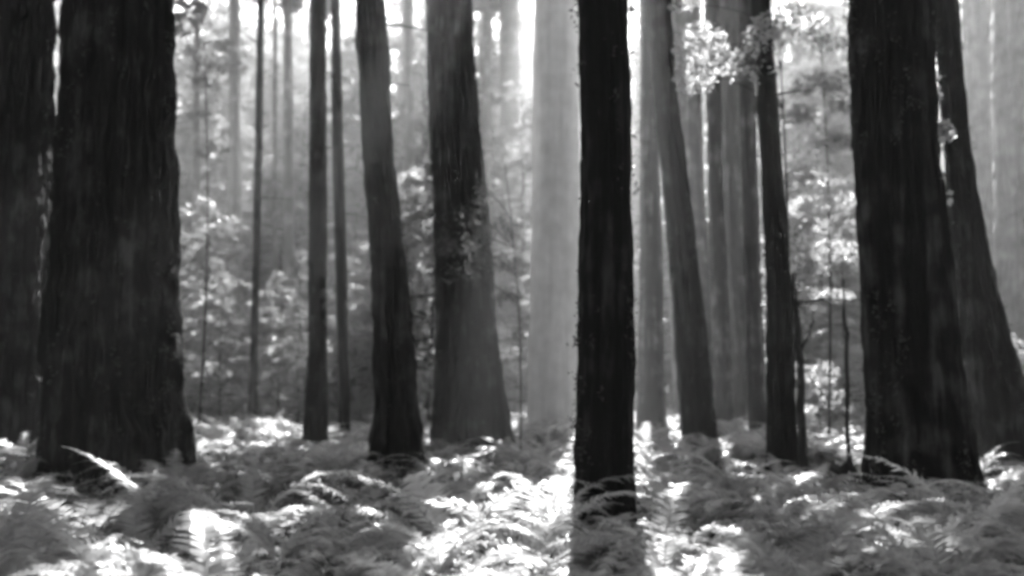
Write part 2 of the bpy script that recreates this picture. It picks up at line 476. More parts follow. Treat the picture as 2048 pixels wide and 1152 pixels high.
big_tree('redwood_tree', 'grey hazy trunk behind the dark left-leaning trunk',
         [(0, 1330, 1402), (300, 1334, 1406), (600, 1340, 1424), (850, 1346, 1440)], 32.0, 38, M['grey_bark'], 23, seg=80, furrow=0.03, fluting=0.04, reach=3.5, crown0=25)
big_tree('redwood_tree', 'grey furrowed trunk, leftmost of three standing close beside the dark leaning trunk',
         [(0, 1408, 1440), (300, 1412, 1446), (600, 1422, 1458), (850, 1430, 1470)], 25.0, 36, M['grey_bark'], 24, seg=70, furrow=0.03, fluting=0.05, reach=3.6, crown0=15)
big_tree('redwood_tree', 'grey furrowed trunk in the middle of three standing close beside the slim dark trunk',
         [(0, 1436, 1478), (300, 1440, 1484), (600, 1452, 1496), (850, 1456, 1506)], 28.0, 38, M['hazed_bark'], 29, seg=70, furrow=0.04, fluting=0.05, reach=3.6, crown0=16.5)
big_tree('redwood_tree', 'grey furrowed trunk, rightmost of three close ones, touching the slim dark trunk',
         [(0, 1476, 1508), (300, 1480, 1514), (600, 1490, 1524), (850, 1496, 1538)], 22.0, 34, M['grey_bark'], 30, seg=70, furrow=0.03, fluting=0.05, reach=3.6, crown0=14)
big_tree('redwood_tree', 'slim dark trunk right of the three close grey trunks, crossed by bright leaves above',
         [(0, 1502, 1541), (110, 1509, 1549), (400, 1524, 1571), (600, 1532, 1586), (880, 1534, 1594)], 15.5, 32, FN, 25, rim_tufts=120, seg=80, furrow=0.02, reach=3, stubs=2)
big_tree('redwood_tree', 'massive dark redwood on the right, darker along its right half',
         [(0, 1696, 1861), (300, 1704, 1877), (500, 1715, 1897), (700, 1729, 1913), (850, 1734, 1935), (940, 1728, 1952)], 11.0, 38, RW, 26, rim_tufts=360, seg=190, furrow=0.05, fluting=0.025, reach=4.5, crown0=11.5, nz_vis=190, flare=0.28)
big_tree('redwood_tree', 'dark trunk leaning left behind the massive right-hand redwood',
         [(0, 1858, 1918), (120, 1874, 1925), (250, 1884, 1936), (400, 1894, 1957), (560, 1908, 1990), (700, 1920, 2028), (850, 1936, 2070)], 17.0, 36, RW, 27, rim_tufts=260, seg=140, furrow=0.045, fluting=0.02, reach=4, flare=0.4)
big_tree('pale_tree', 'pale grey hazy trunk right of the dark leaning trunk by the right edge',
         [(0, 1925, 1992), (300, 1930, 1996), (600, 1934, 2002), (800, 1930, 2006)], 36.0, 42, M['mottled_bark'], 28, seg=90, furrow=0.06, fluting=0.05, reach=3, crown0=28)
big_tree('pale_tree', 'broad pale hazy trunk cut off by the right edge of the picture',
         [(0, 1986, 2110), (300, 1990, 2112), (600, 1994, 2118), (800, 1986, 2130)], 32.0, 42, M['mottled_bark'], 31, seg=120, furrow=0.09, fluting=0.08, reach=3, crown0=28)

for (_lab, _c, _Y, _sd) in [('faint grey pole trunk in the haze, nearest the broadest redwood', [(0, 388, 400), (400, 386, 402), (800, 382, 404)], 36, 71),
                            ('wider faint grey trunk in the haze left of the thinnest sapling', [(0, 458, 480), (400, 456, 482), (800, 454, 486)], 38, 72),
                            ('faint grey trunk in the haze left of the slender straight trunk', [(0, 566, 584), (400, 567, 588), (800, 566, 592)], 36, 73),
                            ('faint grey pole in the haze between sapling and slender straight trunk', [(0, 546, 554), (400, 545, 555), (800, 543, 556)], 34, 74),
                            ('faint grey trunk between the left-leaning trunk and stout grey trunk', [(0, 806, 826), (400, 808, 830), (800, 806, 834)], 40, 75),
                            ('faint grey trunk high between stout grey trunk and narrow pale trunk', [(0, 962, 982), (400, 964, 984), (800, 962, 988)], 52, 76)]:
    big_tree('slim_tree', _lab, _c, _Y, 27, M['hazed_bark'], _sd, group='faint grey trunks in the haze', seg=36, furrow=0.015, reach=1.5, n_branch=26, crown0=0.30 * _Y + 6, flare=0.2)

# ------------------------------------------------------------------ understory trees
def under_tree_parts(rng, H, reach, n_branch, leaves_per, leaf, z_low=0.15, droop=0.25, flat=0.6, aspect=0.6, trunk_r=0.05):
    wood, lv = Geo(), Geo()
    t = np.linspace(0, 1, 14)
    sway = np.cumsum(rng.normal(size=(14, 2)) * 0.05 * H / 14, axis=0)
    axis = np.stack([sway[:, 0], sway[:, 1], t * H - 0.3], -1)
    tube(wood, axis, trunk_r * (1 - 0.85 * t), 8)
    for b in range(n_branch):
        h = z_low + (1 - z_low) * (b + rng.random()) / n_branch
        p0 = np.array([np.interp(h, t, axis[:, 0]), np.interp(h, t, axis[:, 1]), h * H - 0.3])
        L = reach * rng.uniform(0.45, 1.1) * (1 - 0.6 * h)
        a = rng.uniform(0, 2 * pi); d = np.array([cos(a), sin(a), 0])
        s = np.linspace(0, 1, 6)
        up = rng.uniform(0.0, 0.35); dr = droop * rng.uniform(0.6, 1.8)
        f = lambda q: p0 + d * (q * L)[:, None] + np.array([0, 0, 1]) * (up * L * q - dr * L * q ** 2)[:, None]
        tube(wood, f(s), np.linspace(0.016, 0.003, 6) * (0.5 + L), 4)
        n = int(leaves_per * rng.uniform(0.6, 1.3))
        q = np.clip(rng.beta(1.7, 1.0, n), 0.1, 1)
        side = np.cross(d, [0, 0, 1])
        c = f(q) + side * (rng.normal(size=n) * 0.22 * L * (1.1 - q * 0.8))[:, None] + rng.normal(size=(n, 3)) * [0.05, 0.05, 0.06]
        leaf_quads(lv, c, leaf, rng, flat=flat, aspect=aspect)
    return wood, lv

VAR = {'hemlock': [], 'maple': []}
for k in range(4):
    rng = np.random.default_rng(100 + k)
    w, l = under_tree_parts(rng, 9.0, 2.6, 56, 190, 0.12, 0.10, 0.35, 0.45, 0.5, 0.07)
    VAR['hemlock'].append((w.mesh('trunk', M['dead_wood']), l.mesh('crown', M['hemlock'], False)))
for k in range(4):
    rng = np.random.default_rng(200 + k)
    w, l = under_tree_parts(rng, 5.5, 2.3, 38, 130, 0.13, 0.22, 0.15, 0.65, 0.8, 0.05)
    VAR['maple'].append((w.mesh('trunk', M['dead_wood']), l.mesh('crown', M['broadleaf'], False)))

VAR['shrub'] = []
for k in range(4):
    rng = np.random.default_rng(250 + k)
    w, l = under_tree_parts(rng, 2.4, 1.7, 34, 90, 0.10, 0.02, 0.12, 0.4, 0.7, 0.03)
    VAR['shrub'].append((w.mesh('stem', M['dead_wood']), l.mesh('foliage', M['broadleaf'], False)))
UNDER = []
def under_tree(kind, k, x_px, Y, scale, rz):
    p, mpp = at(x_px, 780, Y)
    x = p[0]
    name = {'hemlock': 'hemlock_tree', 'maple': 'maple_tree', 'shrub': 'leafy_shrub'}[kind]
    root = link(name, None); root.empty_display_size = 0.2
    root.location = (x, Y, float(ground_z(x, Y)))
    root.rotation_euler = (0, 0, rz); root.scale = (scale,) * 3
    wm, lm = VAR[kind][k % 4]
    link('stem' if kind == 'shrub' else 'trunk', wm, root); link('foliage' if kind == 'shrub' else 'crown', lm, root)
    UNDER.append((root, kind, x_px, Y))
    return root

rnd = random.Random(5)
spots = []
# gaps between the main trunks where foliage shows: (x range, how many)
for (x0, x1, n, ymin, ymax) in [(345, 490, 9, 40, 65), (530, 615, 6, 40, 65), (655, 715, 7, 34, 60), (790, 860, 7, 26, 60), (940, 1060, 5, 36, 66),
                                (1290, 1420, 5, 38, 66), (1575, 1715, 9, 30, 60), (105, 130, 1, 26, 30)]:
    for i in range(n):
        spots.append((x0 + (x1 - x0) * (i + rnd.random()) / n, ymin + (ymax - ymin) * rnd.random() ** 1.3, 'hemlock' if rnd.random() < 0.5 else 'maple', rnd.uniform(0.8, 1.5)))
spots += [(372, 40, 'maple', 1.5), (430, 42, 'maple', 1.8), (690, 33, 'maple', 1.1), (575, 42, 'maple', 1.6), (1600, 27, 'maple', 1.2), (1680, 31, 'maple', 1.5), (1640, 38, 'maple', 1.8), (1608, 28, 'hemlock', 0.72), (1690, 26, 'hemlock', 0.66), (1650, 33, 'hemlock', 0.9)]
spots += [(362, 29, 'maple', 0.9), (410, 31, 'hemlock', 0.8), (440, 28, 'maple', 0.8), (480, 33, 'maple', 1.1), (555, 30, 'maple', 0.9), (595, 28, 'hemlock', 0.6), (540, 35, 'maple', 1.4), (390, 35, 'maple', 1.5), (700, 28, 'maple', 0.7), (1040, 34, 'maple', 1.0), (1000, 40, 'maple', 1.4)]
spots += [(x, Y, 'shrub', sc_) for x, Y, sc_ in [(365, 31, 1.1), (400, 35, 1.5), (440, 33, 0.9), (470, 37, 1.4), (550, 35, 1.2), (590, 33, 0.8), (535, 41, 1.9), (645, 34, 0.9), (708, 33, 1.0), (720, 26, 0.6),
          (820, 25, 0.8), (848, 30, 1.1), (1030, 31, 0.9), (1035, 38, 1.2), (1640, 21, 0.8), (1690, 24, 1.0), (1615, 26, 1.1), (1660, 30, 1.6), (2040, 21, 1.0), (2000, 26, 1.0), (380, 42, 2.1), (430, 40, 2.0)]]
spots += [(x, Y, 'hemlock', sc_) for x, Y, sc_ in [(390, 66, 3.0), (480, 70, 3.0), (560, 66, 2.9), (640, 70, 3.0), (1000, 72, 3.0), (420, 47, 2.2), (370, 60, 2.6), (500, 55, 2.4), (740, 58, 2.5), (815, 50, 2.2), (965, 56, 2.5), (1600, 36, 1.5), (1672, 42, 1.9), (1630, 52, 2.3), (385, 52, 2.3), (450, 57, 2.5), (600, 58, 2.4), (530, 62, 2.5), (700, 52, 2.3), (820, 56, 2.3), (970, 62, 2.4), (1050, 58, 2.0), (1300, 55, 2.2), (1600, 40, 2.0), (1665, 48, 2.3), (1350, 62, 2.5), (590, 64, 2.6)]]
for i, (x, Y, kind, s) in enumerate(spots):
    if 470 < x < 550 and Y < 37: Y += 12
    under_tree(kind, i, x, Y, s, rnd.uniform(0, 6.28))

# ------------------------------------------------------------------ hazy trees further back
FAR = []
far_var = []
for k in range(5):
    rng = np.random.default_rng(300 + k)
    r0 = 0.42
    ctrl_line = lambda zz: np.array([0.0, 0.0, zz])
    wood = Geo()
    z = np.linspace(-0.4, 34, 40)
    tube(wood, np.stack([np.cumsum(rng.normal(size=40)) * 0.02, np.cumsum(rng.normal(size=40)) * 0.02, z], -1),
         r0 * np.clip(1 - z / 36, 0.05, 1) ** 0.8 * (1 + 0.35 * np.exp(-np.clip(z, 0, None) / 0.8)), 20)
    w, l = high_crown(ctrl_line, None, np.zeros(3), rng.uniform(7, 14), 33.5, 3.6, 60, rng, leaf=0.3, per=60)
    far_var.append((wood.mesh('trunk', M['redwood']), w.mesh('limbs', M['redwood']), l.mesh('crown', M['needles'], False)))
def far_tree(k, x_px, Y, s):
    p, _ = at(x_px, 780, Y)
    root = link('far_tree', None); root.empty_display_size = 0.2
    root.location = (p[0], Y, float(ground_z(p[0], Y)))
    root.rotation_euler = (0, 0, rnd.uniform(0, 6.28)); root.scale = (s, s, s * rnd.uniform(0.9, 1.15))
    t, w, l = far_var[k % 5]
    link('trunk', t, root)
    cr = link('crown', l, root); link('limbs', w, cr)['kind'] = 'stuff'
    FAR.append((root, x_px, Y))
for i, (x, Y, s) in enumerate([(395, 58, 0.9), (600, 66, .8), (690, 60, 0.8), (715, 70, 0.9), (800, 62, 0.8), (812, 52, 0.85), (845, 50, 0.7), (790, 60, 0.85), (980, 58, .8), (1045, 66, .9), (1280, 60, .8), (1350, 66, .8), (965, 64, 0.8),
                               (1050, 72, 0.8), (1300, 60, 0.8), (1440, 66, 1.0), (1545, 58, 0.8), (1600, 50, 0.6), (1640, 64, 0.8), (1690, 46, 0.7), (1985, 62, 0.8),
                               (430, 74, 1.0), (545, 78, .9), (360, 64, .9), (120, 50, .9)]):
    far_tree(i, x, Y, s)


# ------------------------------------------------------------------ saplings whose leaf sprays cross the trunks
def spray_tree(name, label, base_px, Y, top_px, blobs, mat, seed, leaf=0.10, r=0.03, flat=0.5, aspect=0.75):
    """thin stem from the ground up to top_px=(x, y); blobs: (x, y, dY, half width px, half height px, leaves)"""
    rng = np.random.default_rng(seed)
    b, _ = at(base_px, 780, Y); b[2] = float(ground_z(b[0], Y))
    tp, _ = at(top_px[0], top_px[1], Y)
    t = np.linspace(0, 1, 12)[:, None]
    stem = (b - [0, 0, 0.2]) * (1 - t) + tp * t
    stem[:, 0] += np.sin(t[:, 0] * pi) * 0.12; stem[:, 1] += np.sin(t[:, 0] * 4) * 0.05
    wood, lv = Geo(), Geo()
    tube(wood, stem - b, r * (1 - 0.7 * t[:, 0]), 7)
    for (x, y, dY, hx, hy, n) in blobs:
        c, mpp = at(x, y, Y + dY)
        k = int(np.argmin(np.abs(stem[:, 2] - (c[2] - 0.3)))); p0 = stem[min(k, 11)]
        q = np.linspace(0, 1, 6)[:, None]
        br = p0 * (1 - q) + c * q; br[:, 2] += np.sin(q[:, 0] * pi) * 0.12
        tube(wood, br - b, np.linspace(0.012, 0.004, 6), 5)
        for j in range(max(3, n // 60)):                      # twigs
            e = c + rng.normal(size=3) * [hx * mpp * 0.6, 0.2, hy * mpp * 0.5]
            tube(wood, np.linspace(c, e, 3) - b, [0.004, 0.003, 0.002], 4)
        u = rng.normal(size=(n, 3)); u /= np.linalg.norm(u, axis=1)[:, None]; u *= rng.random((n, 1)) ** 0.45
        pts = c + u * [hx * mpp, max(hx, hy) * mpp * 0.8, hy * mpp]
        pts[:, 2] -= (u[:, 0] ** 2) * hy * mpp * 0.35
        leaf_quads(lv, pts - b, leaf, rng, flat=flat, aspect=aspect)
    root = link(name, None); root.location = b; root.empty_display_size = 0.2
    tag(root, label, 'tree')
    link('trunk', wood.mesh('trunk', M['dead_wood']), root)
    link('crown', lv.mesh('crown', mat, False), root)
    return root

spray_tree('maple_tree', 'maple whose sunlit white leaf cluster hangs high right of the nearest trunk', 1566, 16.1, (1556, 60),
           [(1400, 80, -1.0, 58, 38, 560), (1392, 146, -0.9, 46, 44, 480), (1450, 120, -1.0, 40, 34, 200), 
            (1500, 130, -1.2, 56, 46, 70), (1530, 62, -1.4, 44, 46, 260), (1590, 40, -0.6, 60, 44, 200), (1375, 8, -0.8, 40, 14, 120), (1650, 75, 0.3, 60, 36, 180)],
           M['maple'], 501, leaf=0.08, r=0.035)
spray_tree('maple_tree', 'leaning maple sapling with sunlit leaf tuft between the two dark right-hand trunks', 1960, 12.9, (1900, 250),
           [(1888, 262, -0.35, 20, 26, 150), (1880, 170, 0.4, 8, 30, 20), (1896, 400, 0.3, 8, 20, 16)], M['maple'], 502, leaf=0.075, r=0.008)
spray_tree('hemlock_tree', 'hemlock sapling whose grey sprays cross the stout dark grey trunk', 1040, 17.6, (1010, 330),
           [(935, 430, -0.5, 76, 26, 150), (900, 480, -0.4, 56, 30, 120), (960, 505, -0.4, 70, 34, 170), (1010, 455, 0, 44, 30, 200), (915, 545, -0.4, 50, 24, 80),
            (1020, 530, 0, 46, 20, 260), (965, 385, -0.2, 22, 30, 120), (1015, 590, 0, 36, 16, 180), (880, 505, -0.4, 30, 10, 80)],
           M['needles'], 513, leaf=0.07, r=0.022, aspect=0.45)
spray_tree('hemlock_tree', 'hemlock with arching pale sprays left of the massive right-hand redwood', 1652, 18.5, (1640, 60),
           [(1640, 170, 0, 70, 26, 420), (1610, 230, 0.2, 56, 20, 300), (1670, 280, 0, 50, 24, 300), (1620, 350, 0, 56, 22, 320), (1660, 400, -0.2, 60, 22, 360),
            (1615, 450, 0, 50, 20, 280), (1665, 500, 0.2, 60, 26, 340), (1620, 540, 0, 50, 22, 300), (1650, 590, 0.2, 60, 16, 260), (1690, 210, .3, 40, 20, 200)],
           M['broadleaf'], 504, leaf=0.10, r=0.03, aspect=0.5)
spray_tree('hemlock_tree', 'hemlock spray hanging dark in the haze beside the broadest redwood', 398, 21.0, (410, 90),
           [(380, 110, 0, 60, 16, 300), (430, 130, 0.3, 60, 18, 320), (395, 165, 0, 50, 14, 240), (445, 95, 0.2, 40, 12, 160), (390, 230, 0, 40, 14, 160), (420, 300, .2, 44, 14, 160)],
           M['hemlock'], 505, leaf=0.10, r=0.03, aspect=0.45)

# ------------------------------------------------------------------ dead wood
def dead_stem(name, label, pts_px, Y, radii, twigs=(), cat='dead tree'):
    P = [at(x, y, Y)[0] for x, y in pts_px]
    b = P[0].copy(); b[2] = float(ground_z(b[0], Y))
    P[0] = b - [0, 0, 0.15]
    g = Geo()
    q = np.linspace(0, len(P) - 1, 14)
    pts = np.stack([np.interp(q, np.arange(len(P)), np.array(P)[:, i]) for i in range(3)], -1)
    pts[1:-1] += RNG.normal(size=(12, 3)) * 0.015
    tube(g, pts - b, np.interp(q, np.arange(len(P)), radii), 8)
    root = link(name, None); root.location = b; root.empty_display_size = 0.2
    tag(root, label, cat)
    link('trunk', g.mesh('trunk', M['dead_wood']), root)
    for tw in twigs:
        T = np.array([at(x, y, Y + dy)[0] for x, y, dy in tw]); g = Geo()
        qq = np.linspace(0, len(T) - 1, 8)
        tp = np.stack([np.interp(qq, np.arange(len(T)), T[:, i]) for i in range(3)], -1); tp[1:-1] += RNG.normal(size=(6, 3)) * 0.012
        tube(g, tp - b, np.linspace(0.028, 0.010, 8), 5)
        link('branch', g.mesh('branch', M['dead_wood']), root)
    return root
dead_stem('dead_sapling', 'dead bare sapling with one long level branch, right of the slim dark trunk', [(1606, 850), (1598, 700), (1588, 545)], 14.8, [0.075, 0.06, 0.03],
          twigs=[[(1596, 606, 0), (1650, 600, 0.1), (1706, 602, 0.2)], [(1602, 700, 0), (1622, 660, 0.1), (1630, 620, 0.2)]])
dead_stem('dead_sapling', 'thin bare stick standing just left of the massive right-hand redwood', [(1692, 840), (1694, 700), (1688, 560)], 14.2, [0.035, 0.03, 0.012])

def stump():
    rng = np.random.default_rng(61)
    Y = 12.3
    c, mpp = at(1696, 846, Y); gz = float(ground_z(c[0], Y))
    seg, n = 72, 22
    th = np.linspace(0, 2 * pi, seg, endpoint=False); t = np.linspace(0, 1, n)
    TH, T = np.meshgrid(th, t)
    ct, st = np.cos(TH), np.sin(TH)
    H = 0.30 + 0.30 * noise3(ct * 1.3, st * 1.3, 0, 9) + 0.06 * noise3(ct * 5, st * 5, 0, 10)     # slanting, rotted rim
    Z = -0.2 + T * (H + 0.2)
    R = 0.20 * (1 + 0.8 * np.exp(-np.clip(Z, 0, None) / 0.2)) * (1 + 0.5 * (noise3(ct * 2.5, st * 2.5, Z * 1.5, 8) - 0.5)) * (1 - 0.45 * T ** 2) + 0.03 * noise3(ct * 8, st * 8, Z * 2, 12)
    v = np.stack([R * ct - 0.12 * T, R * st, Z], -1).reshape(-1, 3)
    i = np.arange(n - 1)[:, None] * seg + np.arange(seg)[None, :]; j = np.arange(n - 1)[:, None] * seg + (np.arange(seg)[None, :] + 1) % seg
    q = np.stack([i, j, j + seg, i + seg], -1).reshape(-1, 4)
    v = np.concatenate([v, [[-0.14, 0, 0.47]]]); last = (n - 1) * seg
    tip = np.stack([last + np.arange(seg), last + (np.arange(seg) + 1) % seg, np.full(seg, n * seg)], -1)
    root = link('stump', None); root.location = (c[0], Y, gz); root.empty_display_size = 0.2
    tag(root, 'black broken stump with root arms at the foot of the massive redwood', 'stump')
    link('stump_body', mesh_from('stump_body', v, [q, tip], M['dead_wood']), root)
    for a, L in ((pi, 0.9), (3.6, 0.7), (2.6, 0.8), (4.5, 0.5)):
        t = np.linspace(0, 1, 10); g = Geo()
        pts = np.stack([cos(a) * (0.1 + t * L), sin(a) * (0.1 + t * L), 0.34 - 0.28 * t + 0.08 * np.sin(t * 6 + a)], -1) + rng.normal(size=(10, 3)) * 0.012
        tube(g, pts, np.linspace(0.06, 0.015, 10), 7)
        link('root', g.mesh('root', M['dead_wood']), root)
    TREES.append((c[0], Y, 0.2))
stump()

# ------------------------------------------------------------------ labels of the repeated background trees
ORD = ['first', 'second', 'third', 'fourth', 'fifth', 'sixth', 'seventh', 'eighth', 'ninth', 'tenth', 'eleventh', 'twelfth', 'thirteenth', 'fourteenth', 'fifteenth', 'sixteenth', 'seventeenth', 'eighteenth', 'nineteenth', 'twentieth']
GAPSX = [(-400, 220, 'left of the broadest redwood'), (220, 510, 'between the broadest redwood and thinnest sapling'), (510, 635, 'between the thinnest sapling and slender straight trunk'),
         (635, 755, 'between slender straight trunk and left-leaning trunk'), (755, 905, 'between left-leaning trunk and stout grey trunk'), (905, 1110, 'between stout grey trunk and palest trunk'),
         (1110, 1430, 'between nearest trunk and three close grey trunks'), (1430, 1550, 'behind the three close grey trunks'), (1550, 1800, 'between slim dark trunk and massive right redwood'), (1800, 2500, 'at the right edge')]
def zone(x):
    return next(z for a, b, z in GAPSX if a <= x < b)
def label_rows(items, word, cat, group):
    by = {}
    for o, x in items: by.setdefault(zone(x), []).append((x, o))
    for z, L in by.items():
        L.sort(key=lambda e: e[0])
        for i, (x, o) in enumerate(L):
            tag(o, f'{ORD[i]} {word} from left, {z}' if len(L) > 1 else f'{word} {z}', cat, group)
label_rows([(r, x) for r, k, x, Y in UNDER if k == 'hemlock'], 'feathery hemlock', 'tree', 'hemlocks in the understory')
label_rows([(r, x) for r, k, x, Y in UNDER if k == 'maple'], 'leafy maple', 'tree', 'maples in the understory')
label_rows([(r, x) for r, k, x, Y in UNDER if k == 'shrub'], 'low leafy shrub', 'shrub', 'low shrubs behind the ferns')
label_rows([(r, x) for r, x, Y in FAR], 'hazy far trunk', 'tree', 'hazy trees behind the grove')

# the far wood that reads as one mass
def far_wood():
    rng = np.random.default_rng(77)
    wood, lv = Geo(), Geo()
    for i in range(460):
        Y = rng.uniform(82, 140); x = rng.uniform(-0.75, 0.75) * Y
        if i >= 330:                                    # the wood goes on all round the clearing
            a = rng.uniform(0.62, 2 * pi - 0.62); d = rng.uniform(16, 48)
            x, Y = sin(a) * d, cos(a) * d
            if Y > 0 and abs(x) < 0.62 * Y + 3: x = math.copysign(0.62 * Y + 4 + 8 * rng.random(), x)
        gz = float(ground_z(x, Y)); H = rng.uniform(28, 44) if i < 330 else rng.uniform(24, 38)
        z = np.linspace(-0.5, H, 8)
        tube(wood, np.stack([np.full(8, x) + z * rng.normal() * 0.01, np.full(8, Y), gz + z], -1), 0.5 * rng.uniform(0.6, 1.4) * (1 - 0.9 * z / H), 8)
        n = 640
        h = rng.uniform(0.02, 1, n); r = 4.5 * (1.05 - h) * np.sqrt(rng.random(n)); a = rng.uniform(0, 2 * pi, n)
        c = np.stack([x + r * np.cos(a), Y + r * np.sin(a), gz + h * H], -1)
        leaf_quads(lv, c, 0.85, rng, flat=0.4, aspect=0.5)
    o = link('far_wood', lv.mesh('far_wood', M['needles'], False))
    tag(o, 'far hazy wood that closes the view behind all trunks', kind='stuff')
    w = link('trunks', wood.mesh('trunks', M['redwood']), o); w['kind'] = 'stuff'
far_wood()

# ------------------------------------------------------------------ ferns
def frond_geo(rng, L=0.95, n_pair=30, fine=True, rise=1.1, curl=1.5, width=0.085, flatv=None):
    """one sword fern frond rooted at the origin, arching out along +X"""
    g = Geo()
    n = 16
    s = np.linspace(0, 1, n)
    ang = rise - curl * s ** 1.25                       # slope along the rachis
    dx = np.cos(ang); dz = np.sin(ang)
    sway = rng.normal() * 0.12
    px = np.concatenate([[0], np.cumsum((dx[1:] + dx[:-1]) / 2)]) * L / (n - 1)
    pz = np.concatenate([[0], np.cumsum((dz[1:] + dz[:-1]) / 2)]) * L / (n - 1)
    py = sway * L * s ** 2
    pts = np.stack([px, py, pz], -1)
    tube(g, pts, np.linspace(0.0045, 0.0012, n), 3)
    q = np.linspace(0.16, 0.985, n_pair)
    P = np.stack([np.interp(q, s, pts[:, i]) for i in range(3)], -1)
    T = np.stack([np.interp(q, s, np.gradient(pts[:, i])) for i in range(3)], -1)
    T /= np.linalg.norm(T, axis=1)[:, None]
    up = np.cross(T, np.array([0, 1.0, 0])); up *= np.sign(up[:, 2:3] + 1e-6); up /= np.linalg.norm(up, axis=1)[:, None]
    prof = np.clip(np.minimum((q - 0.10) / 0.2, 1.0), 0, 1) * np.clip((1.02 - q) / 0.55, 0, 1) ** 0.75
    wl = width * prof
    step = L / n_pair * 0.86
    for sd in (-1, 1):
        side = np.cross(up, T) * sd
        d = side * 0.93 + T * 0.32 + up * rng.normal(size=(n_pair, 1)) * 0.14
        ln = (wl * rng.uniform(0.85, 1.12, n_pair))[:, None]
        hw = np.minimum(step * 0.74, ln[:, 0] * 0.24)[:, None]
        b = P
        m = b + d * ln * 0.45 + up * ln * 0.10
        tip = b + d * ln + T * ln * 0.15 - up * ln * 0.16
        if fine:
            v = np.stack([b - T * hw * 0.5, b + T * hw * 0.6, m + T * hw * 0.62 - up * hw * 0.25, m - T * hw * 0.55 - up * hw * 0.25, tip], 1)
            k = np.arange(n_pair)[:, None] * 5
            g.add(v.reshape(-1, 3), tris=np.concatenate([k + np.array(t_) for t_ in ([0, 1, 2], [0, 2, 3], [3, 2, 4])]))
        else:
            v = np.stack([b - T * hw * 0.9, b + T * hw * 0.9, tip + T * hw * .3, tip - T * hw * .3], 1)
            k = np.arange(n_pair)[:, None] * 4
            g.add(v.reshape(-1, 3), tris=np.concatenate([k + np.array([0, 1, 2]), k + np.array([0, 2, 3])]))
    return g

FROND, DRY = [], []
for k in range(9):
    rng = np.random.default_rng(400 + k)
    g = frond_geo(rng, L=rng.uniform(0.8, 1.05), n_pair=36, rise=rng.uniform(1.0, 1.38), curl=rng.uniform(1.5, 2.5), width=rng.uniform(0.095, 0.135))
    FROND.append(g.mesh('frond', M['fern'], False))
    DRY.append(FROND[-1].copy()); DRY[-1].materials.clear(); DRY[-1].materials.append(M['dry_sunlit_fern'])

def rot_z(v, a):
    c, s = cos(a), sin(a)
    return np.stack([v[:, 0] * c - v[:, 1] * s, v[:, 0] * s + v[:, 1] * c, v[:, 2]], -1)

FERN_WHOLE = []
for k in range(6):
    rng = np.random.default_rng(450 + k)
    G = Geo()
    nf = rng.integers(12, 18)
    for f in range(nf):
        g = frond_geo(rng, L=rng.uniform(0.65, 1.0), n_pair=22, fine=False, rise=rng.uniform(0.95, 1.4), curl=rng.uniform(1.5, 2.5), width=rng.uniform(0.085, 0.12))
        a = 2 * pi * f / nf + rng.normal() * 0.2
        v = rot_z(np.concatenate(g.v), a)
        G.add(v, np.concatenate(g.q) if g.q else None, np.concatenate(g.t))
    FERN_WHOLE.append(G.mesh('fern', M['fern'], False))

def clear_of_trees(x, y, extra=0.02):
    return all((x - tx) ** 2 + (y - ty) ** 2 > (r + extra) ** 2 for tx, ty, r in TREES)

def in_view(x, y, z, pad=60):
    d = y * CP + (z - CAM_Z) * SP
    if d < 0.5: return False
    px = 1024 + x / d * F_PX
    return -pad < px < 2048 + pad

fern_rng = random.Random(21)
fern_pts = []
def scatter(n_try, y0, y1, mind, limit):
    out = 0
    for _ in range(n_try):
        Y = y0 + (y1 - y0) * fern_rng.random() ** 0.8
        x = fern_rng.uniform(-0.56, 0.56) * Y
        if not clear_of_trees(x, Y): continue
        md = mind * (0.8 + 0.5 * fern_rng.random())
        if any((x - a) ** 2 + (Y - b) ** 2 < md * md for a, b in fern_pts): continue
        fern_pts.append((x, Y)); out += 1
        if out >= limit: break
scatter(900, 3.8, 7.8, 0.80, 46)
scatter(6000, 7.0, 26, 0.98, 245)
fern_pts.sort(key=lambda p: p[1])
NEAR_N = 44
FERNS = []
for i, (x, Y) in enumerate(fern_pts):
    z = float(ground_z(x, Y))
    s = fern_rng.uniform(1.1, 1.65) if i < NEAR_N else fern_rng.uniform(0.8, 1.3)
    if i < NEAR_N:
        root = link('sword_fern', None); root.empty_display_size = 0.1
        nf = fern_rng.randint(10, 14)
        for f in range(nf):
            dry = fern_rng.random() < 0.13
            m = (DRY if dry else FROND)[fern_rng.randrange(9)]
            o = link('frond', m, root)
            o.rotation_euler = (fern_rng.gauss(0, 0.12), fern_rng.gauss(0, 0.12), 2 * pi * f / nf + fern_rng.gauss(0, 0.22))
            o.scale = (fern_rng.uniform(0.75, 1.12),) * 3
            if dry: o['label'] = 'pale dry frond'
    else:
        root = link('sword_fern', FERN_WHOLE[fern_rng.randrange(6)])
    root.location = (x, Y, z - 0.02)
    root.rotation_euler = (fern_rng.gauss(0, 0.06), fern_rng.gauss(0, 0.06), fern_rng.uniform(0, 6.28))
    root.scale = (s, s, s * fern_rng.uniform(0.85, 1.1))
    FERNS.append((root, x, Y))


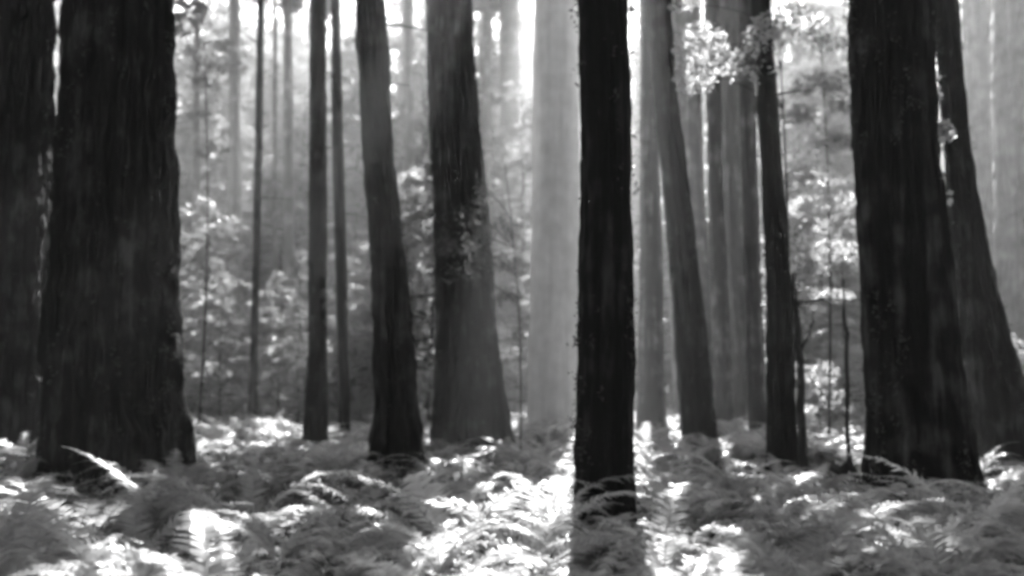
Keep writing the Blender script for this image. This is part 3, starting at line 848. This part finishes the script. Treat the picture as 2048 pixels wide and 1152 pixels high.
# ferns whose long pale fronds stand out in the photograph: (foot x, y, distance, [(azimuth deg, scale, variant)], label)
FEATURE = []
for k, (ri, cu) in enumerate([(1.15, 1.0), (1.25, 1.9), (0.85, 0.4), (1.35, 2.3)]):
    rng = np.random.default_rng(480 + k)
    FEATURE.append(frond_geo(rng, L=0.95, n_pair=40, rise=ri, curl=cu, width=0.085).mesh('frond', M['dry_sunlit_fern'], False))  # sunlit white of the long fronds put into their colour
for (fx, fy, Y, fr, lab) in [
        (150, 1190, 4.5, [(172, 0.60, 1), (150, 0.5, 0)], 'sword fern with a broad white frond in the bottom left corner'),
        (280, 1170, 4.9, [(176, 0.68, 0), (160, 0.5, 1), (190, 0.55, 1)], 'sword fern with white fronds swept left, near the bottom left corner'),
        (310, 985, 8.6, [(170, 0.75, 0), (186, 0.9, 0), (120, 0.6, 0)], 'sword fern whose spear-like fronds stand against the foot of the broadest redwood'),
        (560, 1040, 6.6, [(175, 0.65, 1), (20, 0.5, 1)], 'sword fern with pale level fronds below the slender straight trunk'),
        (880, 1085, 6.4, [(178, 0.75, 3), (165, 0.6, 1)], 'sword fern with one long arched frond left of the white sunlit ferns'),
        (1195, 1120, 8.15, [(170, 0.62, 3), (20, 0.6, 3), (60, .6, 1)], 'shaded sword fern veiling the left foot of the nearest trunk'),
        (1255, 1110, 8.3, [(12, 0.5, 3), (160, 0.7, 3)], 'shaded sword fern veiling the right foot of the nearest trunk'),
        (1475, 962, 8.8, [(178, 0.85, 1), (150, 0.6, 1)], 'sword fern with a long white frond right of the nearest trunk'),
        (1885, 1095, 6.0, [(8, 0.95, 2), (172, 0.6, 3)], 'sword fern with a long straight frond rising to the right edge'),
        (1900, 1150, 5.0, [(176, 0.6, 3), (20, 0.5, 1)], 'sword fern with an arched pale frond near the bottom right corner'),
        (2010, 1000, 7.6, [(178, 0.75, 1), (30, 0.5, 0)], 'sword fern with a pale drooping frond right of the massive redwood')]:
    p, mpp = at(fx, fy, Y)
    root = link('sword_fern', None); root.empty_display_size = 0.1
    z = float(ground_z(p[0], Y))
    z = max(z - 0.02, min(p[2], z + 0.28))
    root.location = (p[0], Y, z)
    tag(root, lab, 'fern', 'sword ferns in the foreground')
    if 'veiling the left' in lab: root.scale = (0.85,) * 3
    if 'veiling the right' in lab: root.scale = (0.55,) * 3
    for az, sc_, k in fr:
        o = link('frond', FEATURE[k], root); o.rotation_euler = (0, 0, radians(az)); o.scale = (sc_ * 1.35,) * 3; o['label'] = 'long pale frond'
    for f in range(11):
        o = link('frond', FROND[fern_rng.randrange(9)], root)
        o.rotation_euler = (fern_rng.gauss(0, 0.12), fern_rng.gauss(0, 0.12), 2 * pi * f / 11 + fern_rng.gauss(0, 0.2)); o.scale = (fern_rng.uniform(0.72, 1.0),) * 3
    if z > float(ground_z(p[0], Y)):
        g = Geo(); h = z - float(ground_z(p[0], Y)) + 0.1                     # the old root crown the fronds spring from
        tube(g, [[0, 0, -h], [0, 0, -h * 0.5], [0, 0, 0.0], [0, 0, 0.03]], [0.10, 0.085, 0.06, 0.01], 10)
        link('root_crown', g.mesh('root_crown', M['dead_wood']), root)

rows = [FERNS[i:i + 11] for i in range(0, NEAR_N, 11)]
for ri, row in enumerate(rows):
    row = sorted(row, key=lambda e: e[1] / e[2])
    for i, (o, x, Y) in enumerate(row):
        where = ['along the bottom edge', 'in the second row of ferns', 'in the third row of ferns', 'in the fourth row of ferns'][ri]
        tag(o, f'arching sword fern {where}, {ORD[i]} from the left', 'fern', 'sword ferns in the foreground')
carpet = {}
for o, x, Y in FERNS[NEAR_N:]:
    px = 1024 + x / Y * F_PX
    side = 'before the broadest redwood' if px < 450 else 'before the slender leaning trunks' if px < 850 else 'before the palest trunk' if px < 1140 else 'behind the nearest trunk' if px < 1290 else 'before the three close grey trunks' if px < 1540 else 'around the massive right-hand redwood'
    band = 'near' if Y < 9 else 'middle' if Y < 12 else 'deeper' if Y < 16 else 'far'
    carpet.setdefault((band, side), []).append((px, o))
for (band, side), L in carpet.items():
    L.sort(key=lambda e: e[0])
    for i, (px, o) in enumerate(L):
        if len(L) <= 14: tag(o, f'sword fern {ORD[i]} from the left in the {band} carpet {side}', 'fern', f'{band} ferns {side}')
        else: tag(o, f'small sword fern in the {band} fern carpet {side}', 'fern', f'{band} ferns {side}')

def stuff_ferns():
    rng = np.random.default_rng(9)
    G = Geo()
    src = []
    for m in FERN_WHOLE[:3]:
        v = np.empty(len(m.vertices) * 3, np.float32); m.vertices.foreach_get('co', v)
        v = v.reshape(-1, 3)
        tr = [tuple(p.vertices) for p in m.polygons]
        src.append((v, np.array([t for t in tr if len(t) == 4]), np.array([t for t in tr if len(t) == 3])))
    n = 0
    while n < 420:
        Y = rng.uniform(25, 60) if n > 120 else rng.uniform(15, 30); x = rng.uniform(-0.6, 0.6) * Y
        if not clear_of_trees(x, Y): continue
        v, q, t = src[rng.integers(3)]
        vv = rot_z(v * rng.uniform(0.7, 1.2), rng.uniform(0, 6.28)) + [x, Y, float(ground_z(x, Y)) - 0.02]
        G.add(vv, q, t); n += 1
    o = link('fern_carpet', G.mesh('fern_carpet', M['fern'], False))
    tag(o, 'carpet of small distant ferns running back under the trees', kind='stuff')
stuff_ferns()

def ground_cover():
    rng = np.random.default_rng(10)
    G = Geo()
    n = 70000
    Y = 3.0 + 24 * rng.random(n) ** 1.2; x = rng.uniform(-0.58, 0.58, n) * Y
    h = rng.random(n) ** 1.5 * (0.10 + 0.35 * noise3(x * 0.9, Y * 0.9, 0, 31))
    c = np.stack([x, Y, ground_z(x, Y) + h], -1)
    leaf_quads(G, c, 0.055, rng, flat=0.6, aspect=0.75)
    o = link('ground_cover', G.mesh('ground_cover', M['cover'], False))
    tag(o, 'low leafy ground cover between the ferns', kind='stuff')
ground_cover()

# ------------------------------------------------------------------ haze
def build_haze():
    x0, x1, y0, y1, z0, z1 = -130, 130, -40, 170, -3, 66
    v = [(x, y, z) for x in (x0, x1) for y in (y0, y1) for z in (z0, z1)]
    q = [(0, 1, 3, 2), (4, 6, 7, 5), (0, 4, 5, 1), (2, 3, 7, 6), (0, 2, 6, 4), (1, 5, 7, 3)]
    m, nt, out = new_mat('haze')
    pv = nt.nodes.new('ShaderNodeVolumePrincipled')
    pv.inputs['Color'].default_value = grey(0.95)
    pv.inputs['Density'].default_value = HAZE_DENSITY
    pv.inputs['Anisotropy'].default_value = HAZE_G
    nt.links.new(pv.outputs[0], out.inputs['Volume'])
    o = link('haze', mesh_from('haze', np.array(v, float), np.array(q), m, False))
    tag(o, 'pale haze hanging between the trunks', kind='stuff')
build_haze()
